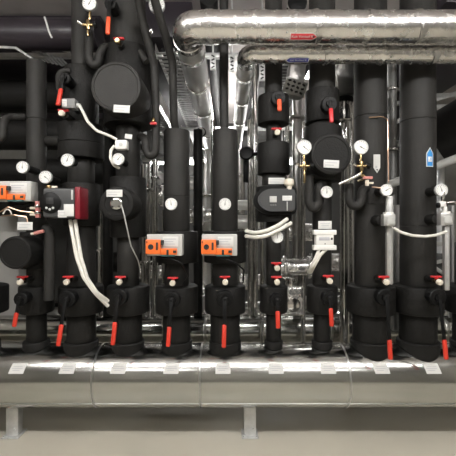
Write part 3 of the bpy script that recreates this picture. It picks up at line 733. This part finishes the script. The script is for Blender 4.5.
def vpipe(px, pyt, pyb, Y, rpx, m, label, name='steel_pipe', flanges=(), base=None):
    a = at(px, pyt, Y); r = ln(rpx, Y)
    zb = {'h': .55 + .1155, 't': .661}.get(base, zz(pyb, Y)) if base else zz(pyb, Y)
    t = thing(name, label, 'pipe', (a.x, Y, zb), 'pipes standing behind the risers')
    h = a.z - zb
    MB().tube([(0, 0, 0), (0, 0, h)], r, 24, 0, True, .003 if m in (FOIL, FOILD, FOILS, FOILW, FOILB) else 0, .04 if m in (FOIL, FOILD, FOILS, FOILW, FOILB) else None).build('tube', m, t, 50)
    for fz in flanges:
        z = zz(fz, Y) - zb
        MB().cyl(r*1.7, (0, 0, z-.012), (0, 0, z+.012), 24).build('flange', m if m is not FOIL else STEEL, t)
    return t
V = [(101, 205, 0, 1.03, 3.2, STEEL, 'thin shiny pipe glinting between the second and third risers', (250,), None),
     (164, 210, 0, .62, 2.2, STEEL, 'slender bright pipe tight against the fourth riser', (), None),
     (213, 120, 0, .62, 2.2, STEEL, 'slender bright pipe tight against the middle riser', (), None),
     (262, 200, 0, .62, 2.0, STEEL, 'slender bright pipe tight against the sixth riser', (), None),
     (108, 60, 0, BY, 5, FOAMD, 'dark pipe standing behind the gap of the second and third risers', (), 'h'),
     (146, 165, 0, BY, 4.5, STEEL, 'shiny pipe in the gap just beside the third riser', (190, 262), 'h'),
     (155, 160, 0, 1.0, 3.2, STEEL, 'thin shiny pipe in the gap beside the fourth riser', (178,), None),
     (198, 130, 0, BY, 4.5, FOAMD, 'dark pipe in the gap just beyond the fourth riser', (), 'h'),
     (205, 150, 0, 1.25, 6.0, FOILS, 'foil pipe with flanges in the gap before the middle riser', (196, 232), None),
     (240, 150, 0, 1.5, 5.0, STEEL, 'shiny pipe standing just past the middle riser', (176, 246), 't'),
     (250, 120, 0, 1.0, 2.6, STEEL, 'slender steel pipe in the gap before the sixth riser', (), None),
     (255, 60, 0, BY, 2.9, STEEL, 'slender bright pipe beside the sixth riser', (), 'h'),
     (297, 70, 0, .75, 4.6, FOILD, 'dull foil pipe in the gap of the sixth and seventh risers', (118, 262), 'h'),
     (303, 122, 0, .62, 2.4, STEEL, 'slender shiny pipe behind the brass gauge cock', (), None),
     (287, 120, 0, 1.03, 2.4, STEEL, 'slender shiny pipe just beside the sixth riser jackets', (), None),
     (344.5, 58, 0, .60, 4.8, STEEL, 'thick shiny pipe just before the eighth riser', (290,), None),
     (351, 58, 0, BY, 3.0, STEEL, 'slender shiny pipe touching the view of the eighth riser', (), 'h'),
     (392, 60, 0, 1.02, 4.5, DULL, 'dull grey pipe in the gap of the two thick risers', (90, 150), None),
     (452, 205, 0, .75, 3.2, TRAY, 'grey rack upright at the right edge', (), 'h'),
     (440, 130, 0, 1.5, 4, ZINC, 'dull steel pipe just past the ninth riser', (), 't')]
for px, pt, pb, Y, r, m, lab, fl, base in V:
    vpipe(px, pt, pb if base else 900, Y, r, m, lab, 'foil_pipe' if m in (FOIL, FOILD, FOILS, FOILW, FOILB) else 'insulated_pipe' if m is FOAMD else 'steel_pipe', fl, base) if base else None
    if not base:
        # stands on the floor
        a = at(px, pt, Y); rr_ = ln(r, Y)
        t = thing('foil_pipe' if m in (FOIL, FOILD, FOILS, FOILW, FOILB) else 'steel_pipe', lab, 'pipe', (a.x, Y, 0), 'pipes standing behind the risers')
        MB().tube([(0, 0, 0), (0, 0, a.z)], rr_, 24, 0, True, .003 if m in (FOIL, FOILD, FOILS, FOILW, FOILB) else 0, .04 if m in (FOIL, FOILD, FOILS, FOILW, FOILB) else None).build('tube', m, t, 50)
        for fz in fl:
            z = zz(fz, Y); MB().cyl(rr_*1.6, (0, 0, z-.012), (0, 0, z+.012), 24).build('flange', STEEL, t)

# foil wrapped valves and horizontal runs
def hpipe(px0, px1, py, Y, rpx, m, label, name='foil_pipe', flanges=(), group='pipes crossing behind the risers', dy=0, dY=0):
    a = at(px0, py, Y); b = at(px1, py + dy, Y + dY); r = ln(rpx, Y)
    t = thing(name, label, 'pipe', a, group)
    MB().tube([(0, 0, 0), b - a], r, 28, 0, True, .004 if m in (FOIL, FOILD, FOILS, FOILW, FOILB) else 0, .03).build('tube', m, t, 60)
    d = (b - a).normalized()
    for f in flanges:
        q = (b - a) * f; MB().cyl(r*1.35, q - d*.014, q + d*.014, 28).build('flange', m, t)
    return t
hpipe(279, 314, 267, .55, 8.5, FOILB, 'foil wrapped valve lying between the sixth and seventh risers', 'foil_valve', (.15, .85))
hpipe(230, 262, 205, 1.16, 5, FOILW, 'upper short foil pipe glinting beside the middle riser')
hpipe(230, 262, 222, 1.16, 7, FOILW, 'lower thick foil pipe glinting beside the middle riser', flanges=(.8,))
hpipe(189, 216, 216, 1.0, 7, FOILB, 'flanged foil valve in the gap before the middle riser', 'foil_valve', (.2, .5))
hpipe(189, 218, 183, 1.6, 6.5, FOILW, 'polished pipe crossing the gap before the middle riser', 'steel_pipe')
hpipe(140, 168, 178, 1.2, 5, FOILW, 'polished pipe crossing the gap beside the fourth riser', 'steel_pipe', (.3, .7))
hpipe(136, 172, 158, 1.4, 3.5, ZINC, 'dull horizontal pipe under the hooked foam pipe', 'steel_pipe')
hpipe(376, 470, 190, .75, 4, LIGHTG, 'pale pipe climbing to the right behind the thick risers', 'plain_pipe', (), 'pipes crossing behind the risers', -37, 0)
hpipe(434, 474, 140, 1.0, 24, FOAMD, 'fat black pipe disappearing past the right edge', 'insulated_pipe', (), 'pipes crossing behind the risers', -22, -.2)
hpipe(186, 218, 246, 1.02, 5, FOILB, 'short foil branch behind the orange actuator of the middle riser')
hpipe(186, 218, 290, 1.0, 6, FOILB, 'foil branch low between the fourth and middle risers', flanges=(.5,))
hpipe(240, 262, 282, 1.18, 8, FOILB, 'foil branch low between the middle and sixth risers', flanges=(.6,))
hpipe(140, 168, 196, 1.22, 8, FOILB, 'foil elbow body between the third and fourth risers', 'foil_valve', (.3, .8))
hpipe(140, 166, 272, 1.17, 7, FOILB, 'foil branch low between the third and fourth risers')
hpipe(284, 312, 232, 1.2, 9, FOILB, 'foil branch behind the gauge of the oval pump')
hpipe(310, 352, 262, 1.2, 9, FOILB, 'foil branch behind the white meter cables')
hpipe(334, 354, 300, .72, 5, FOILB, 'short foil branch low before the thick eighth riser')
hpipe(283, 350, 302, 1.15, 6, FOILD, 'dull foil pipe low behind the seventh riser')
hpipe(160, 244, 318, 1.05, 7, FOIL, 'bright foil pipe low behind the fourth and middle risers')
hpipe(93, 172, 262, 1.44, 10, FOAMD, 'black pipe crossing low behind the third riser', 'insulated_pipe')
hpipe(-6, 70, 200, .75, 16, FOAMD, 'fat black pipe crossing behind the left actuators', 'insulated_pipe')
t = thing('foil_valve', 'upright foil wrapped valve body below the lying foil valve', 'valve', at(291, 300, .62))
MB().box((0, 0, 0), (.20, .14, .24), .02, None, 3).build('foil_jacket', FOILB, t)
MB().cyl(.05, (0, 0, .11), (0, 0, .19), 20).build('neck', FOIL, t)
MB().cyl(.06, (0, -.07, -.02), (0, -.11, -.02), 20).build('front_flange', STEEL, t)
t = thing('foil_valve', 'foil wrapped angular valve under the navy flow arrow', 'valve', at(295, 84, .45))
MB().box((0, 0, .02), (.13, .12, .26), .015, Matrix.Rotation(.1, 3, 'Y'), 3).build('foil_jacket', FOILD, t)
MB().box((-.01, -.065, -.05), (.17, .01, .12), .003, Matrix.Rotation(.35, 3, 'Y')).build('vent_plate', LIGHTG, t)
m = MB()
for a in range(4):
    for b in range(3):
        q = Matrix.Rotation(.35, 3, 'Y') @ Vector(((a-1.5)*.038, 0, (b-1)*.034))
        m.box(Vector((-.01, -.071, -.05)) + q, (.024, .004, .016), .001, Matrix.Rotation(.35 + (.5 if (a+b) % 2 else -.4), 3, 'Y'))
m.build('slot_pattern', INK, t)
t = thing('foil_valve', 'tall dark foil wrapped valve before the thick eighth riser, below the overhead foil pipe', 'valve', at(344, 80, .42))
MB().prism([(-.075, -.14), (-.08, .03), (-.05, .13), (.06, .13), (.075, .10), (.075, -.14)], -.06, .06, .012).build('foil_jacket', FOILD, t)
MB().cyl(.07, (0, 0, -.14), (0, 0, -.18), 24).build('black_collar', FOAMD, t)
MB().cyl(.062, (0, 0, -.18), (0, 0, -.32), 24).build('lower_foil', FOIL, t)
for px, py, lab in ((213, 62, 'small slotted bracket beside the straight foam pipe of the middle riser'), (262, 73, 'small slotted bracket just under the thinner foil pipe'), (232, 64, 'small slotted bracket between foam pipe and foil bend')):
    t = thing('slotted_bracket', lab, 'bracket', at(px, py, .55), 'slotted steel brackets overhead')
    MB().box((0, 0, 0), (.045, .02, .13), .003).build('plate', ZINC, t)
    m = MB()
    for q in range(4): m.box((0, -.011, -.045 + q*.03), (.028, .003, .012), .001, Matrix.Rotation(.5 if q % 2 else -.5, 3, 'Y'))
    m.build('slot_pattern', INK, t)
    MB().cyl(.006, (0, 0, .065), (0, 0, ZC - t.location.z), 8).build('hanger_rod', ZINC, t)
# hand wheel valve in the gap beyond the middle riser
t = thing('wheel_valve', 'small black handwheel in the gap between the middle and sixth risers', 'valve', at(246, 154, .45))
MB().lathe([(0, 0), (.05, 0), (.055, .01), (.055, .03), (.045, .04), (0, .03)], (0, 0, 0), (0, -1, 0), 20).build('wheel', BLACK, t)
MB().tube([(0, .0, 0), (0, .05, 0), (.22, .05, .03)], .014, 10, .02).build('spindle', BLACK, t)
MB().cyl(.02, (0, .05, -.03), (0, .05, -.22), 12).build('body', BLACK, t)
t = thing('dial_gauge', 'little dim gauge far behind between the fourth and middle risers', 'gauge', at(201, 132, .9))
MB().cyl(.045, (0, 0, 0), (0, .03, 0), 24).build('case', BLACK, t)
MB().cyl(.036, (0, -.002, 0), (0, .0, 0), 24).build('dial_face', DIAL, t)
MB().cyl(.012, (0, .03, 0), (0, .03, -.25), 10).build('stem', STEEL, t)
tag(MB().lathe([(0, 0), (.07, 0), (.095, .02), (.095, .06), (.06, .1), (0, .1)], at(195, 157, 1.1), (1, -.2, 0), 24).build('dished_fitting', STEEL), 'polished round pipe cap behind the fourth riser', 'fitting')

# ------------------------------------------------------------------ overhead clutter
def ladder(x, y0, y1, z, w, label, ztop=ZC, m=TRAY, slat=.07):
    t = thing('cable_tray', label, 'cable tray', (x, y0, z), 'cable trays overhead')
    L = y1 - y0
    MB().box((-w/2, L/2, .03), (.004, L, .06), 0).build('side_rail', m, t)
    MB().box((w/2, L/2, .03), (.004, L, .06), 0).build('side_rail', m, t)
    mb = MB(); n = int(L / slat)
    for k in range(n): mb.box((0, (k + .5) * slat, 0), (w, slat*.55, .004), 0)
    mb.build('slats', m, t)
    for q in (.15, .85): MB().cyl(.006, (0, L*q, .004), (0, L*q, ztop - z), 8).build('hanger_rod', ZINC, t)
    MB().tube([(-w*.2, .02, .02), (-w*.2, L-.02, .02)], .016, 10).build('cable', BLACK, t)
    MB().tube([(w*.2, .02, .02), (w*.2, L-.02, .02)], .014, 10).build('cable', GCABLE, t)
ladder(-.46, .35, 3.6, 2.80, .19, 'slotted cable tray running away beside the thick foil pipe', 3.035)
ladder(-.72, .7, 3.6, 2.55, .16, 'lower slotted cable tray behind the third riser', 3.035)
ladder(.62, .5, 3.9, 3.0, .25, 'slotted cable tray running away above the seventh riser', 3.135)
ladder(1.75, 1.4, 3.9, 2.35, .3, 'slotted cable tray running away past the ninth riser', 3.2)
tag(MB().tube([(-3.2, .45, 2.98), (-1.02, .45, 2.98)], .118, 40).build('black_duct', DUCTB), 'thick dark duct running level at the top left corner', 'duct')
t = thing('cable_tray', 'bent steel tray edge catching light under the black duct', 'cable tray', at(-3, 47, .3))
a = t.location
MB().tube([(0, 0, 0), at(16, 48, .3) - a, at(34, 60, .3) - a], .010, 8).build('side_rail', ZINC, t)
MB().tube([at(33, 52, .72) - a, at(50, 48, .72) - a, at(70, 52, .72) - a], .009, 8).build('side_rail', ZINC, t)
m = MB()
for k in range(7): m.box(at(38 + k*4.5, 56 + k*1.1, .76) - a, (.02, .22, .005), 0)
m.build('slats', ZINC, t)
tag(MB().tube([at(44.5, 17, .27), at(47, 25, .265), at(49.5, 33, .26), at(52, 38, .28)], .007, 8, .03).build('pale_strip', PAPER), 'short bright strip on the dark duct', 'tape')  # thin pale bent strip along the front of the duct

def hbox(px0, px1, py0, py1, Y, D, m, label, name, cat, bev=.006, par=None):
    a = at(px0, py1, Y); b = at(px1, py0, Y)
    return tag(MB().box(((a.x+b.x)/2, Y + D/2, (a.z+b.z)/2), (b.x-a.x, D, b.z-a.z), bev).build(name, m), label, cat)
hbox(-30, 18, 214, 383.8, .95, .3, COLM, 'pale grey cabinet standing behind the first risers at the left edge', 'grey_cabinet', 'cabinet')
for k, (yy, z, r, lab) in enumerate(((1.05, 2.72, .13, 'fat black pipe crossing high up behind the first riser'), (1.1, 2.36, .15, 'fat black pipe crossing above head height behind the first two risers'),
    (1.0, 1.98, .12, 'black pipe crossing at head height behind the first two risers'), (1.9, 3.0, .17, 'broad dark pipe far behind under the ceiling at the left'))):
    tag(MB().tube([(-3.4, yy, z), (-.82 if k < 3 else -1.15, yy, z)], r, 32).build('insulated_pipe', FOAMD), lab, 'pipe', 'black pipes crossing behind at the left')
# ceiling ducts and struts
tag(MB().box((-.55, 2.3, 3.19), (.5, 3.4, .30), .01).build('air_duct', DUCTB), 'flat dark air duct under the ceiling behind the third riser', 'duct')
tag(MB().box((-2.3, 2.3, 3.29), (2.3, 2.9, .16), .01).build('air_duct', DUCTB), 'flat dark air duct under the ceiling behind the thick black duct', 'duct')
tag(MB().box((.62, 2.6, 3.25), (.5, 3.0, .22), .01).build('air_duct', DUCTB), 'flat dark air duct under the ceiling above the seventh riser', 'duct')
tag(MB().box((2.25, 2.2, 3.29), (1.1, 3.6, .16), .01).build('air_duct', DUCTB), 'wide dark air duct under the ceiling at the right', 'duct')
tag(MB().tube([(-.15, .35, 3.22), (-.15, 3.9, 3.22)], .07, 24).build('insulated_pipe', FOAMD), 'black ceiling pipe running away above the middle riser', 'pipe', 'black ceiling pipes')
tag(MB().tube([(.26, .6, 3.13), (.26, 3.9, 3.13)], .08, 24).build('insulated_pipe', FOAMD), 'black ceiling pipe running away above the sixth riser', 'pipe', 'black ceiling pipes')
tag(MB().tube([(1.2, .6, 2.67), (1.2, 3.9, 2.67)], .06, 24).build('foil_pipe', FOILD), 'dull foil ceiling pipe running away between the two thick risers', 'pipe')
for k, (x0, x1, y, z) in enumerate(((-2.9, 1.5, .75, 2.955), (-2.9, 1.5, 2.4, 2.776))):
    tag(MB().box((0, y, z), (x1-x0, .041, .041), .002).build('mounting_rail', ZINC), ('nearer', 'farther')[k] + ' steel mounting rail spanning overhead behind the risers', 'rail', 'overhead mounting rails')
for k, (x0, x1, y0, y1, Y, lab) in enumerate(((434, 475, 100, 88, 2.0, 'slanting steel strut high up past the ninth riser'), (434, 475, 96, 94, 2.1, 'level steel rail past the ninth riser, upper of three'),
      (434, 475, 107, 106, 1.9, 'level steel rail past the ninth riser, middle of three'), (434, 475, 124, 118, 2.0, 'level steel rail past the ninth riser, lowest of three'),
      (384, 404, 104, 103, 2.0, 'short steel rail seen between the two thick risers, upper of two'), (384, 404, 128, 118, 2.0, 'slanting steel rail seen between the two thick risers, lower of two'))):
    a = at(x0, y0, Y); b = at(x1, y1, Y)
    tag(MB().box((b - a) * .5, ((b - a).length, .041, .05), .003, Matrix.Rotation(-math.atan2(b.z - a.z, b.x - a.x), 3, 'Y')).build('mounting_rail', ZINC), lab, 'rail', 'steel rails past the thick risers', a)
# clamp on the ceiling pipe
t = thing('pipe_clamp', 'black pipe clamp with bright ring above the thick foil pipe', 'clamp', at(297, 4, .35))
MB().lathe([(.075, -.02), (.085, -.02), (.085, .02), (.075, .02), (.075, -.02)], (0, 0, 0), (0, 1, 0), 32).build('ring', CHROME, t)
MB().cyl(.073, (0, -.03, 0), (0, .2, 0), 32).build('rubber_core', BLACK, t)
MB().cyl(.007, (0, 0, .085), (0, 0, ZC - t.location.z), 8).build('threaded_rod', ZINC, t)
# rack at the right edge
t = thing('equipment_rack', 'pale metal rack frame standing past the ninth riser', 'rack', (1.98, 1.0, 0))
for x in (-.2, .45):
    MB().box((x, 0, .66), (.04, .04, 1.32), .003).build('upright', LIGHTG, t)
for z in (.4, 1.3): MB().box((.125, 0, z), (.62, .035, .035), .003).build('rail', LIGHTG, t)
MB().box((.14, .1, .95), (.5, .18, .5), .01).build('dark_panel', GREYP, t)
for k in range(5): MB().box((2.05 - 1.98, -.03, .55 + k*.15), (.32, .03, .03), .003, Matrix.Rotation((.5, -.4, .2, .6, -.2)[k], 3, 'Y')).build('brace', LIGHTG, t)

# ------------------------------------------------------------------ render look
w = bpy.data.worlds.new('world'); bpy.context.scene.world = w; w.use_nodes = True
w.node_tree.nodes['Background'].inputs[0].default_value = (.02, .02, .02, 1)
vs = bpy.context.scene.view_settings
vs.view_transform = 'Standard'; vs.look = 'None'; vs.exposure = 1.15; vs.gamma = 1; vs.use_curve_mapping = False
